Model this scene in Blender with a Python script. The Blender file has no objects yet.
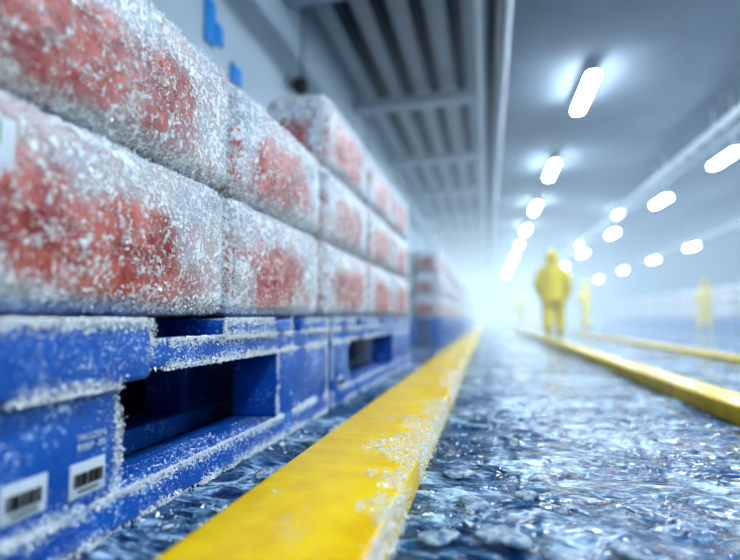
import bpy, bmesh, math, random
import numpy as np
from mathutils import Vector, Matrix
random.seed(4); RS=np.random.RandomState(7)
H=0.46
scene=bpy.context.scene
COL=scene.collection

# ---------------- noise ----------------
def vn(P,seed=0):
    P=np.asarray(P,dtype=np.float64); I=np.floor(P).astype(np.int64); F=P-I
    U=F*F*(3-2*F)
    def hsh(a,b,c):
        h=(a*73856093)^(b*19349663)^(c*83492791)^(seed*2654435761)
        h=h&0xffffffff; h=((h^(h>>15))*2246822519)&0xffffffff
        h=((h^(h>>13))*3266489917)&0xffffffff; h=h^(h>>16)
        return (h&0xffffff)/float(0xffffff)
    r=0
    for dx in (0,1):
        for dy in (0,1):
            for dz in (0,1):
                w=(U[:,0] if dx else 1-U[:,0])*(U[:,1] if dy else 1-U[:,1])*(U[:,2] if dz else 1-U[:,2])
                r=r+w*hsh(I[:,0]+dx,I[:,1]+dy,I[:,2]+dz)
    return r
def fbm(P,o=4,seed=0):
    r=0;a=.5;t=0
    for k in range(o):
        r=r+a*vn(P*(2.03**k)+k*11.3,seed+k); t+=a; a*=.5
    return r/t

# ---------------- node helpers ----------------
class NT:
    def __init__(s,name):
        s.m=bpy.data.materials.new(name); s.m.use_nodes=True; s.t=s.m.node_tree
        s.b=s.t.nodes['Principled BSDF']; s.o=s.t.nodes['Material Output']
    def n(s,t,**k):
        x=s.t.nodes.new(t)
        for a,b in k.items(): setattr(x,a,b)
        return x
    def l(s,a,b): s.t.links.new(a,b)
    def math(s,op,a,b=None,clamp=False):
        x=s.n('ShaderNodeMath',operation=op); x.use_clamp=clamp
        for i,v in enumerate((a,b)):
            if v is None: continue
            if isinstance(v,(int,float)): x.inputs[i].default_value=v
            else: s.l(v,x.inputs[i])
        return x.outputs[0]
    def mr(s,v,a,b,c=0,d=1):
        x=s.n('ShaderNodeMapRange'); x.interpolation_type='SMOOTHSTEP'
        s.l(v,x.inputs['Value'])
        for k,w in (('From Min',a),('From Max',b),('To Min',c),('To Max',d)): x.inputs[k].default_value=w
        return x.outputs[0]
    def noise(s,vec,scale,detail=4,rough=.6,dist=0):
        x=s.n('ShaderNodeTexNoise'); x.inputs['Scale'].default_value=scale; x.inputs['Detail'].default_value=detail
        x.inputs['Roughness'].default_value=rough; x.inputs['Distortion'].default_value=dist
        if vec is not None: s.l(vec,x.inputs['Vector'])
        return x.outputs['Fac']
    def mix(s,f,a,b):
        x=s.n('ShaderNodeMix',data_type='RGBA')
        for i,v in ((0,f),(6,a),(7,b)):
            if isinstance(v,(int,float)): x.inputs[i].default_value=v
            elif isinstance(v,tuple): x.inputs[i].default_value=(*v,1)
            else: s.l(v,x.inputs[i])
        return x.outputs[2]
    def obj(s): return s.n('ShaderNodeTexCoord').outputs['Object']
    def pos(s): return s.n('ShaderNodeNewGeometry').outputs['Position']
    def vmul(s,v,k):
        x=s.n('ShaderNodeVectorMath',operation='MULTIPLY'); s.l(v,x.inputs[0]); x.inputs[1].default_value=k; return x.outputs[0]
    def bump(s,h,st=.5,dist=.01):
        x=s.n('ShaderNodeBump'); x.inputs['Strength'].default_value=st; x.inputs['Distance'].default_value=dist
        s.l(h,x.inputs['Height']); s.l(x.outputs[0],s.b.inputs['Normal'])
    def set(s,**k):
        for a,v in k.items():
            i=s.b.inputs[a.replace('_',' ')]
            if isinstance(v,(int,float)): i.default_value=v
            elif isinstance(v,tuple): i.default_value=(*v,1)
            else: s.l(v,i)

def simple(name,col,rough=.5,metal=0,nscale=8,var=.12,bump=0):
    m=NT(name); n=m.noise(m.obj(),nscale,1)
    c2=tuple(max(0,c*(1-var*2)) for c in col)
    m.set(Base_Color=m.mix(n,c2,col),Roughness=rough,Metallic=metal)
    if bump: m.bump(n,bump,.01)
    return m.m

def mat_meat():
    m=NT('frosted_meat_wrap')
    a=m.n('ShaderNodeAttribute',attribute_name='bc'); r=m.n('ShaderNodeAttribute',attribute_name='br')
    g=m.n('ShaderNodeNewGeometry'); p=g.outputs['Position']
    sn=m.n('ShaderNodeSeparateXYZ'); m.l(g.outputs['True Normal'],sn.inputs[0])
    endf=m.mr(m.math('ABSOLUTE',sn.outputs[1]),.55,.75)
    off=m.n('ShaderNodeVectorMath',operation='ADD'); m.l(p,off.inputs[0]); m.l(m.vmul(r.outputs['Vector'],(9,9,9)),off.inputs[1])
    v=off.outputs[0]
    sx=m.n('ShaderNodeSeparateXYZ'); m.l(a.outputs['Vector'],sx.inputs[0])
    cy=m.math('ADD',m.math('MULTIPLY',sx.outputs[1],m.math('SUBTRACT',1.0,endf)),m.math('MULTIPLY',sx.outputs[0],endf))
    ey=m.mr(m.math('ABSOLUTE',m.math('SUBTRACT',cy,.45)),.18,.50,1,0)
    ez=m.mr(m.math('ABSOLUTE',m.math('SUBTRACT',sx.outputs[2],.38)),.12,.47,1,0)
    edge=m.math('MULTIPLY',ey,ez)
    n1=m.noise(v,4.0,3,.65,.5)
    big=m.mr(m.math('ADD',m.math('MULTIPLY',edge,.60),m.math('MULTIPLY',n1,1.10)),.64,1.14)
    fine=m.noise(v,80,3,.75,.2)
    mid=m.noise(v,22,4,.75,.8)
    nz=m.math('ADD',m.math('MULTIPLY',fine,.5),m.math('MULTIPLY',mid,.5))
    T=m.math('ADD',.462,m.math('MULTIPLY',big,.048))
    fleck=m.math('MULTIPLY',m.math('SUBTRACT',nz,T),13.0,clamp=True)
    red=m.mix(m.mr(m.noise(v,9,3,.65),.35,.65),(.28,.028,.024),(.58,.155,.12))
    under=m.mix(big,m.mix(m.mr(n1,.35,.6),(.38,.45,.54),(.52,.42,.44)),red)
    m.set(Base_Color=m.mix(m.math('MULTIPLY',fleck,.92),under,(.90,.95,1.0)),Roughness=.35)
    m.b.inputs['Coat Weight'].default_value=.15; m.b.inputs['Coat Roughness'].default_value=.2
    m.bump(m.math('ADD',fleck,m.math('MULTIPLY',nz,.8)),.6,.008)
    return m.m
def mat_blue():
    m=NT('blue_plastic_frosted'); v=m.pos()
    fine=m.noise(v,80,3,.75); broad=m.noise(v,7,3,.6)
    f=m.mr(m.math('ADD',m.math('MULTIPLY',fine,.62),m.math('MULTIPLY',broad,.40)),.57,.65)
    blue=m.mix(broad,(.001,.06,.30),(.003,.15,.62))
    m.set(Base_Color=m.mix(m.math('MULTIPLY',f,.80),blue,(.62,.82,1.0)),Roughness=.34)
    m.bump(fine,.5,.005); return m.m
def mat_yellow():
    m=NT('yellow_kerb_paint_frosted'); v=m.pos()
    fine=m.noise(v,70,4,.75); broad=m.noise(v,4.5,4,.65,.5)
    f=m.mr(m.math('ADD',m.math('MULTIPLY',fine,.5),m.math('MULTIPLY',broad,.65)),.64,.78)
    y=m.mix(m.mr(m.noise(v,6,3,.7),.3,.7),(.86,.50,.0),(1.0,.70,.0))
    m.set(Base_Color=m.mix(m.math('MULTIPLY',f,.5),y,(.95,.93,.78)),Roughness=.2)
    m.bump(m.math('ADD',m.math('MULTIPLY',f,.6),m.math('MULTIPLY',fine,.4)),.35,.005); return m.m
def mat_frost():
    m=NT('frost_crystal')
    m.set(Base_Color=(.93,.97,1.0),Roughness=.2)
    m.b.inputs['Specular IOR Level'].default_value=1.0
    return m.m
def mat_ice():
    m=NT('clear_ice'); n=m.noise(m.pos(),35,4,.8)
    m.set(Base_Color=m.mix(m.mr(n,.38,.62),(.14,.30,.50),(.85,.94,1)),Roughness=.06)
    m.b.inputs['Transmission Weight'].default_value=.45; m.b.inputs['IOR'].default_value=1.31
    m.bump(n,.6,.008); return m.m
def mat_floor():
    m=NT('wet_icy_floor'); v=m.pos()
    w=m.vmul(v,(1,1.9,1))
    broad=m.noise(w,1.5,2,.6,.8); mid=m.noise(w,5,4,.62,2.4); fine=m.noise(w,30,3,.65,.8)
    f=m.mr(m.math('ADD',m.math('ADD',m.math('MULTIPLY',broad,.45),m.math('MULTIPLY',mid,.48)),m.math('MULTIPLY',fine,.20)),.555,.69)
    c=m.mix(m.mr(mid,.35,.65),(.003,.025,.085),(.010,.11,.26))
    m.set(Base_Color=m.mix(m.math('MULTIPLY',f,.78),c,(.62,.83,1.0)),Roughness=m.mr(f,0,1,.06,.28))
    m.b.inputs['Specular IOR Level'].default_value=1.0
    m.bump(m.math('ADD',mid,m.math('MULTIPLY',fine,.10)),.5,.035); return m.m
def mat_emit(name,col,st):
    m=NT(name); m.set(Base_Color=col); m.b.inputs['Emission Color'].default_value=(*col,1); m.b.inputs['Emission Strength'].default_value=st
    return m.m

M_MEAT=mat_meat(); M_BLUE=mat_blue(); M_YEL=mat_yellow(); M_FROST=mat_frost(); M_ICE=mat_ice(); M_FLOOR=mat_floor()
M_LAMP=mat_emit('lamp_diffuser',(.77,.90,1.0),112)
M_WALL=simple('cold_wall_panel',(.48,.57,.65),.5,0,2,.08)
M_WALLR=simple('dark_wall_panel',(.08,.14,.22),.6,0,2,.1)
M_CEIL=simple('ceiling_panel',(.26,.31,.37),.8,0,1.5,.15)
M_SLAT=simple('ceiling_slat_grey',(.46,.50,.55),.45,0,3,.1)
M_STEEL=simple('galvanised_steel',(.45,.50,.56),.4,.3,6,.15)
M_DARK=simple('dark_steel',(.02,.03,.05),.45,.4,6,.15)
M_WHITE=simple('white_conduit',(.85,.90,.95),.35,0,6,.05)
M_BLACK=simple('black_plastic',(.012,.012,.015),.4)
M_LABW=simple('label_paper',(.66,.74,.82),.5,0,30,.1)
M_LABG=simple('label_green',(.25,.62,.28),.5,0,40,.4)
M_SIGN=simple('sign_blue',(.02,.30,.78),.4)
M_SUIT=simple('yellow_waterproof_suit',(1.0,.74,.0),.3,0,12,.06,.4)
M_BOOT=simple('rubber_boot',(.75,.55,.02),.35)
M_GLOVE=simple('work_glove',(.80,.58,.02),.5)
M_SKIN=simple('skin',(.62,.38,.28),.5)
M_HAIR=simple('dark_hair',(.03,.02,.015),.6)
M_LIPS=simple('lips',(.45,.16,.14))

# ---------------- mesh helpers ----------------
def mk(name,V,F,mat=None,smooth=False,parent=None,attrs=None):
    me=bpy.data.meshes.new(name); me.from_pydata([tuple(v) for v in np.asarray(V).tolist()],[],[tuple(f) for f in F]); 
    if attrs:
        for k,a in attrs.items():
            at=me.attributes.new(k,'FLOAT_VECTOR','POINT'); at.data.foreach_set('vector',np.asarray(a,dtype=np.float32).ravel())
    if mat: me.materials.append(mat)
    if smooth: me.polygons.foreach_set('use_smooth',[True]*len(me.polygons))
    me.update(); o=bpy.data.objects.new(name,me); COL.objects.link(o)
    if parent: o.parent=parent
    return o
def empty(name,loc=(0,0,0),rotz=0):
    o=bpy.data.objects.new(name,None); o.location=loc; o.rotation_euler=(0,0,rotz); o.empty_display_size=.1; COL.objects.link(o); return o

def axis_coords(h,r,res):
    if res is None: return np.array([-h,-h+.45*r,-h+r,h-r,h-.45*r,h])
    n=max(2,int(2*h/res)); return np.linspace(-h,h,n+1)
def rbox(c,d,r,res=None,bulge=0,disp=None,rand=None):
    hx,hy,hz=[q/2 for q in d]; hh=np.array([hx,hy,hz]); r=min(r,min(hh)*.98)
    ax=[axis_coords(h,r,res) for h in hh]
    V=[];F=[];off=0
    for k in range(3):
        a,b=[(1,2),(2,0),(0,1)][k]
        A,B=ax[a],ax[b]
        for s in (-1,1):
            g=np.zeros((len(A),len(B),3)); g[:,:,a]=A[:,None]; g[:,:,b]=B[None,:]; g[:,:,k]=s*hh[k]
            V.append(g.reshape(-1,3)); na,nb=len(A),len(B)
            idx=np.arange(na*nb).reshape(na,nb)+off
            q=np.stack([idx[:-1,:-1],idx[1:,:-1],idx[1:,1:],idx[:-1,1:]],-1).reshape(-1,4)
            if s<0: q=q[:,::-1]
            F.append(q); off+=na*nb
    V=np.concatenate(V);F=np.concatenate(F)
    bc=V/(2*hh)+.5
    inner=np.clip(V,-(hh-r),(hh-r)); n=V-inner; n/=np.linalg.norm(n,axis=1)[:,None]
    P=inner+n*r
    if bulge:
        t=1-np.abs(V/hh)**2; t=np.clip(t,0,1)
        w=np.stack([t[:,1]*t[:,2],t[:,0]*t[:,2],t[:,0]*t[:,1]],1)
        P=P+n*bulge*w*np.array([1,1,.15])
    P=P+np.array(c)
    if disp is not None: P=P+n*disp(P)[:,None]
    return P,F,bc
def join(parts):
    V=[];F=[];B=[];R=[];off=0
    for P,f,bc in parts:
        V.append(P);F.append(f+off);B.append(bc);off+=len(P)
        R.append(np.tile(RS.rand(3),(len(P),1)))
    return np.concatenate(V),np.concatenate(F),np.concatenate(B),np.concatenate(R)
def boxes_obj(name,specs,mat,r=.01,parent=None,smooth=True):
    V,F,B,R=join([rbox(c,d,r) for c,d in specs])
    return mk(name,V,F.tolist(),mat,smooth,parent)
def weld(o,d=1e-5):
    bm=bmesh.new(); bm.from_mesh(o.data); bmesh.ops.remove_doubles(bm,verts=bm.verts,dist=d); bm.to_mesh(o.data); bm.free()

def crystals(name,pts,size,parent=None,mat=None,flat=1.0,drop=None):
    n=len(pts); size=np.asarray(size)
    D=RS.normal(size=(n,4,3)); D/=np.linalg.norm(D,axis=2)[:,:,None]
    D*= (size[:,None,None]*(0.6+.9*RS.rand(n,4,1)))
    D[:,:,2]*=flat
    if drop is not None: D[:,0,2]-=drop
    V=(pts[:,None,:]+D).reshape(-1,3)
    b=(np.arange(n)*4)[:,None]
    F=np.concatenate([b+[0,1,2],b+[0,2,3],b+[0,3,1],b+[1,3,2]])
    return mk(name,V,F.tolist(),mat or M_FROST,False,parent)

# ---------------- camera ----------------
f=480.; phi=math.atan(117/480.)
th=math.atan(38/480.)
cam_d=bpy.data.cameras.new('camera'); cam=bpy.data.objects.new('camera',cam_d); COL.objects.link(cam)
cam_d.sensor_width=36; cam_d.lens=f/740*36
cam.location=(0,0,H); cam.rotation_euler=(math.pi/2+th,0,phi)
cam_d.clip_start=.02
cam_d.dof.use_dof=True; cam_d.dof.focus_distance=1.35; cam_d.dof.aperture_fstop=.74
scene.camera=cam

# ---------------- room ----------------
XL,XR,Y0,Y1,ZC=-1.95,10.5,-5.,44.,4.06
def warp(a,b,dense0,dense1,fine,coarse):
    out=[a];x=a
    while x<b:
        if x<dense0: st=min(coarse,max(fine,(dense0-x)*.3))
        elif x<dense1: st=fine
        else: st=fine+(x-dense1)*.05
        x+=st; out.append(min(x,b))
    return np.array(out)
gx=warp(XL,XR,-1.0,1.3,.012,.5); gy=warp(Y0,Y1,.7,3.0,.010,.5)
X,Y=np.meshgrid(gx,gy,indexing='ij'); P=np.stack([X.ravel(),Y.ravel(),0*X.ravel()],1)
warpv=fbm(P*3,2,9)[:,None]*2.5
h=fbm(P*np.array([4,8,1]),2,3); h2=fbm(P*np.array([8,19,1])+warpv,3,5)
ridge=np.clip(1-np.abs(2*h2-1)*2.0,0,1)
fade=np.clip(1.4-P[:,1]*.08,0.1,1)
P[:,2]=-.022+(h*.016+ridge*.010)*fade
idx=np.arange(len(P)).reshape(len(gx),len(gy))
F=np.stack([idx[:-1,:-1],idx[1:,:-1],idx[1:,1:],idx[:-1,1:]],-1).reshape(-1,4)
mk('floor',P,F.tolist(),M_FLOOR,True)
def slab(name,c,d,mat): return boxes_obj(name,[(c,d)],mat,.005,smooth=False)
LY=Y1-Y0; CY=(Y0+Y1)/2
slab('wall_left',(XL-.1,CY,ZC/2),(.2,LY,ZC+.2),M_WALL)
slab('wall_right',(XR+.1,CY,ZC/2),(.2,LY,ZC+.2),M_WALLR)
slab('wall_far',((XL+XR)/2,Y1+.1,ZC/2),(XR-XL,.2,ZC+.2),M_WALL)
slab('wall_back',((XL+XR)/2,Y0-.1,ZC/2),(XR-XL,.2,ZC+.2),M_WALL)
slab('ceiling',((XL+XR)/2,CY,ZC+.1),(XR-XL+.4,LY,.2),M_CEIL)
boxes_obj('trim_1',[((XL+.012,y,ZC/2),(.02,.05,ZC)) for y in np.arange(-3.9,42,2.9)],M_STEEL,.004)
boxes_obj('ceiling_slats',[((x,CY,ZC-.04),(.26,LY-.1,.06)) for x in (-1.72,-1.32,-.92,-.52,-.12)],M_SLAT,.01)
boxes_obj('ceiling_joist_rails',[((x,CY,ZC-.15),(.10,LY-.1,.20)) for x in (-1.52,-1.12,-.72,-.32)],M_DARK,.01)
boxes_obj('ceiling_cross_beams',[(((XL+.30)/2,y,ZC-.34),(.30-XL-.02,.22,.14)) for y in np.arange(1.6,42,2.7)],M_STEEL,.01)
def pipe(name,pts,r,mat,parent=None):
    cu=bpy.data.curves.new(name,'CURVE'); cu.dimensions='3D'; cu.bevel_depth=r; cu.bevel_resolution=4; cu.use_fill_caps=True
    s=cu.splines.new('POLY'); s.points.add(len(pts)-1)
    for i,p in enumerate(pts): s.points[i].co=(*p,1)
    cu.materials.append(mat); o=bpy.data.objects.new(name,cu); COL.objects.link(o); o.parent=parent; return o
pipe('ceiling_conduit',[(-.02,-4.9,3.55),(-.02,43.9,3.55)],.045,M_WHITE)
pipe('ceiling_conduit',[(.12,-4.9,3.53),(.12,43.9,3.53)],.07,M_DARK)
pipe('ceiling_conduit',[(.26,-4.9,3.55),(.26,43.9,3.55)],.04,M_WHITE)
def tray(x,z,w):
    e=empty('cable_tray',(x,0,z))
    sp=[((s*w/2,CY,0),(.04,LY-.2,.12)) for s in (-1,1)]+[((0,y,-.03),(w,.05,.03)) for y in np.arange(-4.5,43.5,.6)]
    boxes_obj('ladder',sp,M_WHITE,.006,e)
    boxes_obj('hangers',[((s*w/2,y,(ZC-z)/2),(.03,.03,ZC-z)) for y in np.arange(-3.2,43,3.9) for s in (-1,1)],M_STEEL,.004,e)
tray(3.85,3.56,.3); tray(7.35,3.25,.26)
def diffuser(w,L,parent):
    n=6;pts=[]
    for s in (1,-1):
        for i in range(n+1):
            a=math.pi*i/n; pts.append((s*w/2*math.cos(a),s*(L/2-w/2)+s*w/2*math.sin(a)))
    N=len(pts); V=[(x,y,-.022) for x,y in pts]+[(x,y,.012) for x,y in pts]
    F=[tuple(range(N))[::-1],tuple(range(N,2*N))]+[(i,(i+1)%N,(i+1)%N+N,i+N) for i in range(N)]
    return mk('diffuser',V,F,M_LAMP,False,parent)
def lamp(x,y,z,L=1.3,w=.15):
    e=empty('ceiling_lamp',(x,y,z)); diffuser(w,L,e)
    sp=[((0,0,.030),(w*1.05,L*1.01,.03))]
    top=ZC-z-.02
    if top>.15: sp+=[((0,s*L*.35,.04+top/2),(.02,.02,top-.06)) for s in (-1,1)]
    boxes_obj('housing',sp,M_WHITE,.006,e)
for y in np.arange(7.6-3.9*3,42,3.9): lamp(1.5,y,H+3.38)
for y in (-3,1,4.8,8.9,11.9,16.2,21,26,31,36): lamp(3.85,y,H+2.62,.90,.14)
for y in (2,7,11,15.4,19.8,24,29,35): lamp(7.35,y,H+2.6,.90,.14)
for y in (17,23.5): lamp(4.25,y,H+3.35,.8)

# ---------------- kerbs ----------------
def kerb(name,x0,x1,z):
    V,F,B,R=join([rbox(((x0+x1)/2,CY,z/2-.005),(x1-x0,LY-.2,z+.01),.014)])
    return mk(name,V,F.tolist(),M_YEL,True)
k1=kerb('yellow_floor_kerb',-.52,-.19,.085)
k2=kerb('yellow_floor_kerb',1.05,1.25,.08)
k3=kerb('yellow_floor_kerb',2.55,2.78,.04)
n=60000
yy=.7+4.3*RS.rand(n)**1.4; xx=-.52+.33*RS.rand(n)
P=np.stack([xx,yy,np.full(n,.087)],1)
m=(fbm(P*np.array([9,5,1]),3,21)+.25*np.clip((xx+.32)/.13,0,1)+.10*np.clip((-.44-xx)/.08,0,1)-.12*(xx<-.3)+.05*(np.abs(yy-1.85)<.5))>.64+.1*RS.rand(n)
P=P[m]
ne=20000; ye=.7+4.3*RS.rand(ne)**1.4
E=np.stack([-.19+.007*RS.normal(size=ne),ye,.084-.075*RS.rand(ne)**1.6],1)
E=E[fbm(E*np.array([1,7,1]),2,3)>.36]
PP=np.concatenate([P,E]); crystals('kerb_frost',PP,.001+.0038*RS.rand(len(PP))**2.2,k1)

# ---------------- pallets ----------------
XF=-.79
def pallet(y0,y1,blocks,boards,cap=None,xf=XF,sgn=-1,frost=0,labels=()):
    e=empty('blue_plastic_pallet',(xf,y0,0)); L=y1-y0; D=1.0
    def bx(xa,xb,ya,yb,za,zb): return ((sgn*(xa+xb)/2,(ya+yb)/2,(za+zb)/2),(abs(xb-xa),yb-ya,zb-za))
    sp=[]
    for a,b in ((0,.2),(.4,.6),(.8,1.0)):
        sp.append(bx(a,b,0,L,0,.078))
        sp.append(bx(a+.004,b-.004,.004,L-.004,.335,.403))
        for ya,yb in blocks: sp.append(bx(a+.003,b-.003,ya-y0,yb-y0,.078,.335))
    for ya,yb in boards: sp.append(bx(-.004,D,ya-y0,yb-y0,.403,.455))
    sp.append(bx(.93,.97,.02,L-.02,.078,.335))
    if cap:
        sp.append(bx(-.022,.22,cap[0]-y0,cap[1]-y0,.318,.452))
    boxes_obj('deck_frame',sp,M_BLUE,.012,e)
    for (ly,lz) in labels:
        y=ly-y0
        boxes_obj('label_plate',[((.0015-.003,y,lz),(.004,.088,.066))],M_LABW,.001,e)
        bars=[];q=-.034
        while q<.034:
            w=random.choice([.0012,.002,.003]); bars.append(((.002,y+q,lz+.000),(.003,w,.026))); q+=w+random.choice([.002,.004])
        bars.append(((.002,y,lz-.022),(.003,.05,.003)))
        boxes_obj('label_bars',bars,M_BLACK,.0003,e)
    if frost:
        pts=[];sz=[]
        for (c,d) in sp:
            if abs(c[0])>.3 and c[2]<.4: continue
            fx=c[0]+d[0]/2; 
            nn=int(frost*d[1]*5200)
            for zz,kk in ((c[2]+d[2]/2,1.0),(c[2]-d[2]/2,.7)):
                m_=int(nn*kk); a=c[1]+(RS.rand(m_)-.5)*d[1]
                zf=zz+RS.normal(size=m_)*.011
                pts.append(np.stack([fx+.001+RS.rand(m_)*.003,a,np.clip(zf,c[2]-d[2]/2-.006,c[2]+d[2]/2+.004)],1)); sz.append(.001+.0042*RS.rand(m_)**2)
            for ys in (-1,1):
                m_=int(frost*d[2]*4200); zz=c[2]+(RS.rand(m_)-.5)*d[2]
                pts.append(np.stack([fx+RS.rand(m_)*.003,c[1]+ys*d[1]/2+RS.normal(size=m_)*.008,zz],1)); sz.append(.001+.0036*RS.rand(m_)**2)
            m_=int(frost*d[1]*d[2]*22000); a=c[1]+(RS.rand(m_)-.5)*d[1]; zz=c[2]+(RS.rand(m_)-.5)*d[2]
            pts.append(np.stack([np.full(m_,fx+.001),a,zz],1)); sz.append(.0007+.0022*RS.rand(m_)**2)
            m_=int(frost*d[1]*.1*24000); a=c[1]+(RS.rand(m_)-.5)*d[1]
            pts.append(np.stack([fx-RS.rand(m_)**1.6*.12,a,np.full(m_,c[2]+d[2]/2+.001)],1)); sz.append(.001+.003*RS.rand(m_)**2)
        pts=np.concatenate(pts); sz=np.concatenate(sz)
        keep=fbm((pts+7)*np.array([9,9,9]),3,31)>.36+.12*RS.rand(len(pts)); 
        crystals('pallet_frost',pts[keep],sz[keep],e)
        m_=int(700*frost*L); a=RS.rand(m_)*L; zb=RS.choice([.0,.335,.403],m_)+.004
        crystals('frost_icicles',np.stack([np.full(m_,.002),a,zb],1),.0018+.002*RS.rand(m_),e,drop=.004+.016*RS.rand(m_)**2)
    return e
p1=pallet(.40,2.34,[(.40,.915),(1.74,2.33)],[(.40,.98),(1.34,1.86),(1.97,2.34)],cap=(.40,.985),frost=1.0,labels=[(.697,.145),(.835,.140)])
p2=pallet(2.40,5.02,[(2.41,2.72),(4.1,5.0)],[(2.40,2.85),(3.0,3.5),(3.65,4.15),(4.3,5.02)],frost=.6,labels=[(2.56,.11)])
def text(name,s,size,loc,rot,mat,ext=.001,parent=None):
    c=bpy.data.curves.new(name,'FONT'); c.body=s; c.size=size; c.extrude=ext; c.materials.append(mat)
    o=bpy.data.objects.new(name,c); COL.objects.link(o); o.location=loc; o.rotation_euler=rot; o.parent=parent; return o
R90=(math.pi/2,0,math.pi/2)
text('printed_text','FROZEN\nKEEP -20',.019,(.0005,.405,.215),R90,M_LABW,.0006,p1)

# ---------------- meat boxes ----------------
BW=.36; ZP=.466
def fdisp(P):
    return (fbm(P*60,3,2)-.5)*.010+(fbm(P*8,2,8)-.5)*.012
def meatbox(y0,y1,z0,frost,res=.009):
    c=np.array([XF-.010-BW/2,(y0+y1)/2,z0+.2]); d=(BW,y1-y0-.018,.397)
    loc=(c[0],c[1],z0)
    V,F,B,R=join([rbox(c,d,.054,res,.022,fdisp if res else None)])
    V=V-np.array(loc); V[:,2]=np.clip(V[:,2],0,.398)
    o=mk('frozen_meat_box',V,F.tolist(),M_MEAT,True,attrs={'bc':B,'br':R}); o.location=loc
    weld(o,1e-4)
    if frost:
        fr=(B[:,0]>.9)|(B[:,1]<.08)|(B[:,2]>.97)
        idx=np.where(fr)[0]; m_=int(frost); ch=RS.choice(idx,m_)
        pts=V[ch]+RS.normal(size=(m_,3))*.004*np.array([.3,1,1]); pts[:,0]+=.001
        W=pts+np.array(loc)
        keep=fbm(W*np.array([12,12,16]),4,41)>.45+.16*RS.rand(m_)
        e=np.maximum(np.abs(B[ch,1]-.5),np.abs(B[ch,2]-.5)); keep|=(e>.43)&(RS.rand(m_)<.6)
        kk=keep&(pts[:,2]>.006)
        crystals('box_frost',pts[kk],.0008+.0046*RS.rand(kk.sum())**2.2,o)
    return o
bA=meatbox(.42,1.37,ZP,42000); bB=meatbox(.40,1.385,ZP+.4,42000)
bC=meatbox(1.385,2.24,ZP,25000,.011); meatbox(1.40,2.25,ZP+.4,25000,.011)
for k in range(3):
    meatbox(2.30+.01*k,3.22,ZP+.4*k,9000,.014)
    meatbox(3.24,4.12,ZP+.4*k,0,.03)
    meatbox(4.14,5.0,ZP+.4*k,0,.03)
l=bA.location
boxes_obj('label_paper',[((XF+.002-l.x,.575-l.y,.745-l.z),(.006,.13,.11))],M_LABW,.002,bA)
boxes_obj('label_green_mark',[((XF+.0045-l.x,.575-l.y,.77-l.z),(.004,.075,.04))],M_LABG,.0018,bA)
def stack(xf,sgn,y0,y1,tiers,cols,z=ZP,depth=.9,name='frozen_meat_box_stack',rows=1):
    parts=[];L=(y1-y0)/cols; dw=depth/rows
    e0=np.array((xf+sgn*depth/2,(y0+y1)/2,z))
    for r in range(rows):
        for i in range(cols):
            for k in range(tiers):
                j=(RS.rand(2)-.5)*.02
                c=(xf+sgn*(dw*(r+.5))+j[0],y0+L*(i+.5)+j[1],z+.2+.4*k)
                parts.append(rbox(np.array(c)-e0,(dw-.02,L-.02,.392),.05,None,.0))
    V,F,B,R=join(parts)
    o=mk(name,V,F.tolist(),M_MEAT,True,attrs={'bc':B,'br':R}); o.location=e0
    return o
stack(XF-.40,-1,.45,2.3,2,2,depth=.55); stack(XF-.40,-1,2.42,4.98,2,3,depth=.55)
y=8.4
while y<40:
    L=2.5
    pallet(y,y+L,[(y,y+.4),(y+1.1,y+1.4),(y+L-.4,y+L)],[(y,y+.5),(y+.65,y+1.1),(y+1.4,y+1.85),(y+L-.5,y+L)])
    stack(XF,-1,y+.02,y+L-.02,3,3,rows=2,depth=.95); y+=L+.12
y=6.0
while y<40:
    L=2.5
    pallet(y,y+L,[(y,y+.4),(y+1.1,y+1.4),(y+L-.4,y+L)],[(y,y+.5),(y+.65,y+1.1),(y+1.4,y+1.85),(y+L-.5,y+L)],xf=8.6,sgn=1)
    stack(8.6,1,y+.02,y+L-.02,3,3,rows=2,depth=.95); y+=L+.25

# ---------------- wall items ----------------
e=empty('wall_sign',(XL+.012,3.05,H+2.12))
boxes_obj('blue_markings',[((0,-.06,.05),(.02,.13,.34)),((0,.07,.02),(.02,.10,.16)),((0,.33,-.16),(.02,.16,.15))],M_SIGN,.05,e)
e=empty('wall_security_camera',(XL,4.45,H+2.38))
boxes_obj('bracket',[((.06,0,.05),(.12,.05,.05)),((.01,0,.05),(.02,.12,.12))],M_STEEL,.006,e)
bm=bmesh.new(); bmesh.ops.create_uvsphere(bm,u_segments=24,v_segments=16,radius=.085); me=bpy.data.meshes.new('dome'); bm.to_mesh(me); bm.free()
me.materials.append(M_BLACK); o=bpy.data.objects.new('dome',me); COL.objects.link(o); o.parent=e; o.location=(.13,0,-.01)

# ---------------- floor ice ----------------
def icedisc(x,y,r,hh):
    n=36;ph=RS.rand(4)*6
    rad=[r*(1+.22*math.sin(2*a+ph[0])+.14*math.sin(3*a+ph[1])+.07*math.sin(7*a+ph[2])) for a in np.linspace(0,2*math.pi,n,endpoint=False)]
    V=[(0,0,hh)];F=[]
    prof=[(.35,1.0),(.7,.92),(.9,.75),(.985,.45),(1,.1),(.97,-.3)]
    for s,zz in prof:
        for i in range(n):
            a=2*math.pi*i/n; V.append((s*rad[i]*math.cos(a),s*rad[i]*math.sin(a),hh*zz+.0012*math.sin(5*a+s*9)))
    for i in range(n): F.append((0,1+i,1+(i+1)%n))
    for k in range(len(prof)-1):
        for i in range(n):
            a=1+k*n+i;b_=1+k*n+(i+1)%n; F.append((a,a+n,b_+n,b_))
    V.append((0,0,-.3*hh)); last=1+(len(prof)-1)*n
    for i in range(n): F.append((len(V)-1,last+(i+1)%n,last+i))
    o=mk('ice_floe',V,F,M_ICE,True); o.location=(x,y,.001); return o
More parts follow.
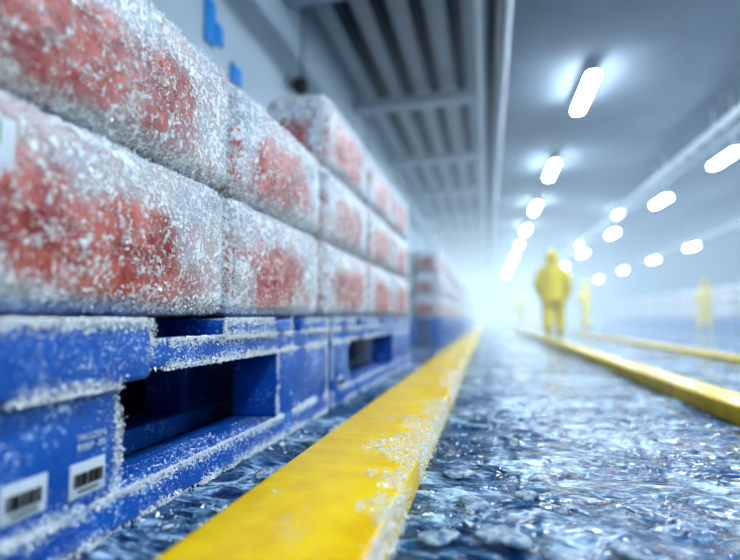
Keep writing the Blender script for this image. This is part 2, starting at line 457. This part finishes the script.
floes=[(.02,1.09,.048),(-.11,1.05,.035),(.14,1.01,.032),(-.04,1.26,.04),(.26,1.08,.030),(-.64,1.35,.04),(-.66,1.75,.04),(-.09,1.48,.04),(.09,1.34,.028)]
for (x,y,r) in floes: icedisc(x,y,r,.006+.002*RS.rand())
n=30000
yy=.7+5.5*RS.rand(n)**1.5; xx=-.775+3.0*RS.rand(n)**1.2
P=np.stack([xx,yy,np.full(n,.0)],1)
out=((xx<-.53)|(xx>-.18))&((xx<1.03)|(xx>1.27))
for (x,y,r) in floes: out&=((xx-x)**2+(yy-y)**2>(1.1*r)**2)
k=(fbm(P*np.array([3.5,6,1]),5,51)+.12*(np.abs(xx+.12)<.10)+.05*(xx<-.53)+.03*(yy<1.6))>.575+.09*RS.rand(n)
P=P[out&k]; crystals('ice_chips',P,.001+.0115*RS.rand(len(P))**4.5,None,M_FROST,.6)

# ---------------- workers ----------------
def skin(name,verts,edges,radii,mat,parent,root=0,sub=2):
    me=bpy.data.meshes.new(name); me.from_pydata(verts,edges,[]); me.materials.append(mat)
    o=bpy.data.objects.new(name,me); COL.objects.link(o); o.parent=parent
    sm=o.modifiers.new('skin','SKIN'); sm.use_smooth_shade=True
    for i,r in enumerate(radii):
        s=me.skin_vertices[0].data[i]; s.radius=(r,r) if not isinstance(r,tuple) else r; s.use_root=(i==root)
    o.modifiers.new('sub','SUBSURF').levels=sub; o.modifiers['sub'].render_levels=sub
    return o
def loft(name,rings,mat,parent,n=28,cap=True):
    V=[];F=[]
    for (cx,cy,cz,rx,ry,w) in rings:
        for i in range(n):
            a=2*math.pi*i/n; k=1+w*math.sin(5*a+cz*9)+w*.6*math.sin(9*a)
            V.append((cx+rx*k*math.cos(a),cy+ry*k*math.sin(a),cz))
    for j in range(len(rings)-1):
        for i in range(n):
            a=j*n+i;b_=j*n+(i+1)%n; F.append((a,b_,b_+n,a+n))
    if cap: F.append(tuple(range((len(rings)-1)*n,len(rings)*n)))
    o=mk(name,V,F,mat,True,parent); s=o.modifiers.new('s','SOLIDIFY'); s.thickness=.012
    return o
def sphere(name,loc,sc,mat,parent,cut=None):
    bm=bmesh.new(); bmesh.ops.create_uvsphere(bm,u_segments=28,v_segments=20,radius=1)
    if cut: bmesh.ops.delete(bm,geom=[v for v in bm.verts if cut(v.co)],context='VERTS')
    for v in bm.verts: v.co=Vector((v.co.x*sc[0],v.co.y*sc[1],v.co.z*sc[2]))
    me=bpy.data.meshes.new(name); bm.to_mesh(me); bm.free(); me.materials.append(mat)
    me.polygons.foreach_set('use_smooth',[True]*len(me.polygons))
    o=bpy.data.objects.new(name,me); COL.objects.link(o); o.parent=parent; o.location=loc; return o
def worker(x,y,rot,stride=.18,arms='low',scale=1.0):
    e=empty('worker_in_yellow_suit',(x,y,0.004),rot); e.scale=(scale,)*3
    s=stride
    if arms=='low': wr={-1:(-.25,.14,.90),1:(.27,.10,.87)}; el={-1:(-.31,-.04,1.14),1:(.31,-.06,1.14)}
    else: wr={-1:(-.20,.30,1.10),1:(.18,.32,1.06)}; el={-1:(-.31,.02,1.13),1:(.30,.03,1.12)}
    V=[(0,0,.93),(0,0,1.12),(0,.0,1.34),(0,.01,1.49),(0,.02,1.57)]
    R=[(.18,.14),(.18,.14),(.19,.14),.08,.07]; E=[(0,1),(1,2),(2,3),(3,4)]
    for sd in (-1,1):
        i=len(V); V+=[(sd*.195,0,1.40),el[sd],wr[sd]]; R+=[.10,.085,.062]; E+=[(2,i),(i,i+1),(i+1,i+2)]
        i=len(V); st=s*sd
        V+=[(sd*.105,.01,.84),(sd*.115,st*.55+.05,.49),(sd*.11,st,.16)]; R+=[.14,.118,.105]; E+=[(0,i),(i,i+1),(i+1,i+2)]
    skin('body_suit',V,E,R,M_SUIT,e)
    loft('jacket',[(0,0,.74,.25,.20,.03),(0,0,.84,.24,.19,.025),(0,0,.98,.22,.17,.02),(0,0,1.10,.215,.165,.015),(0,0,1.25,.23,.165,.01),(0,0,1.36,.235,.16,.008),(0,0,1.44,.19,.135,.0),(0,.01,1.50,.115,.10,0),(0,.01,1.53,.09,.09,0)],M_SUIT,e)
    for sd in (-1,1):
        st=s*sd
        lift=.03 if st<0 else 0
        skin('boot',[(sd*.11,st-.0,.30),(sd*.11,st-.01,.09+lift),(sd*.11,st+.08,.055+lift*.4),(sd*.115,st+.17,.042)],[(0,1),(1,2),(2,3)],[(.09,.09),(.066,.066),(.052,.052),(.047,.042)],M_BOOT,e,1,2)
        w=Vector(wr[sd]); d=(w-Vector(el[sd])).normalized(); side=Vector((0,1,0)) if arms=='low' else Vector((-sd,0,0))
        side=(side-d*side.dot(d)).normalized(); nrm=d.cross(side)*(-sd)
        V=[tuple(w-d*.02),tuple(w+d*.045),]; R=[.034,.036]; E=[(0,1)]
        for q,(o_,ln) in enumerate([(.028,.075),(.010,.085),(-.009,.08),(-.027,.062)]):
            i=len(V); b0=w+d*.088+side*o_
            V+=[tuple(b0),tuple(b0+d*ln*.5+nrm*.012),tuple(b0+d*ln*.85+nrm*.035)]; R+=[.014,.011,.009]; E+=[(1,i),(i,i+1),(i+1,i+2)]
        i=len(V); V+=[tuple(w+d*.04+side*.042),tuple(w+d*.075+side*.062+nrm*.012),tuple(w+d*.10+side*.066+nrm*.028)]; R+=[.016,.012,.010]; E+=[(1,i),(i,i+1),(i+1,i+2)]
        skin('gloved_hand',V,E,R,M_GLOVE,e,1,1)
    sphere('head',(0,.03,1.645),(.078,.098,.118),M_SKIN,e)
    sphere('nose',(0,.13,1.635),(.013,.02,.022),M_SKIN,e)
    sphere('mouth',(0,.118,1.595),(.024,.008,.006),M_LIPS,e)
    for sd in (-1,1):
        sphere('eye',(sd*.031,.116,1.655),(.012,.009,.007),M_BLACK,e)
        sphere('ear',(sd*.079,.03,1.64),(.012,.02,.03),M_SKIN,e)
    sphere('hair',(0,.025,1.67),(.084,.10,.105),M_HAIR,e,lambda c:c.y>.45 and c.z<.55)
    h_=sphere('hood',(0,.005,1.645),(.135,.150,.168),M_SUIT,e,lambda c:(c.y>.62 and abs(c.x)<.75 and c.z<.72) or c.z<-.93)
    h_.modifiers.new('s','SOLIDIFY').thickness=.012
worker(1.36,10.8,math.radians(-8),.14,scale=1.05)
worker(3.40,18.4,math.radians(60),.14,'fwd')
worker(1.62,25.0,math.radians(15),.15)
worker(7.3,18.8,math.radians(100),.12,'fwd')

# ---------------- freezer mist: self-glowing homogeneous banks, denser towards the far end ----------------
w=bpy.data.worlds.new('cold_world'); scene.world=w; w.use_nodes=True
w.node_tree.nodes['Background'].inputs[0].default_value=(.5,.6,.75,1); w.node_tree.nodes['Background'].inputs[1].default_value=.3
me_=empty('glowing_freezer_mist')
def bank(x0,x1,y0,y1,dens,em,col=(.58,.80,1.0)):
    m=bpy.data.materials.new('glowing_freezer_mist'); m.use_nodes=True; t=m.node_tree; t.nodes.remove(t.nodes['Principled BSDF'])
    ab=t.nodes.new('ShaderNodeVolumeAbsorption'); ab.inputs['Density'].default_value=dens; ab.inputs['Color'].default_value=(0,0,0,1)
    es=t.nodes.new('ShaderNodeEmission'); es.inputs[0].default_value=(*col,1); es.inputs[1].default_value=dens*em  # emission colour stands in for lamp light scattered by the mist
    ad=t.nodes.new('ShaderNodeAddShader'); t.links.new(ab.outputs[0],ad.inputs[0]); t.links.new(es.outputs[0],ad.inputs[1]); t.links.new(ad.outputs[0],t.nodes['Material Output'].inputs['Volume'])
    z0,z1=.002,ZC-.008
    V=[(x,y,z) for x in (x0,x1) for y in (y0,y1) for z in (z0,z1)]
    F=[(0,1,3,2),(4,6,7,5),(0,4,5,1),(2,3,7,6),(0,2,6,4),(1,5,7,3)]
    mk('glowing_mist_bank',V,F,m,False,me_)
xa,xb=XL+.004,XR-.004
bank(xa,xb,5.1,9,.024,.9); bank(xa,xb,9.01,15,.034,.95)
bank(xa,4.2,15.01,Y1-.01,.055,1.10,(.66,.86,1.0)); bank(4.21,xb,15.01,Y1-.01,.045,.85)
scene.view_settings.view_transform='Standard'
scene.view_settings.exposure=0.16
try: scene.view_settings.look='Medium High Contrast'
except Exception as ex: print('look',ex)
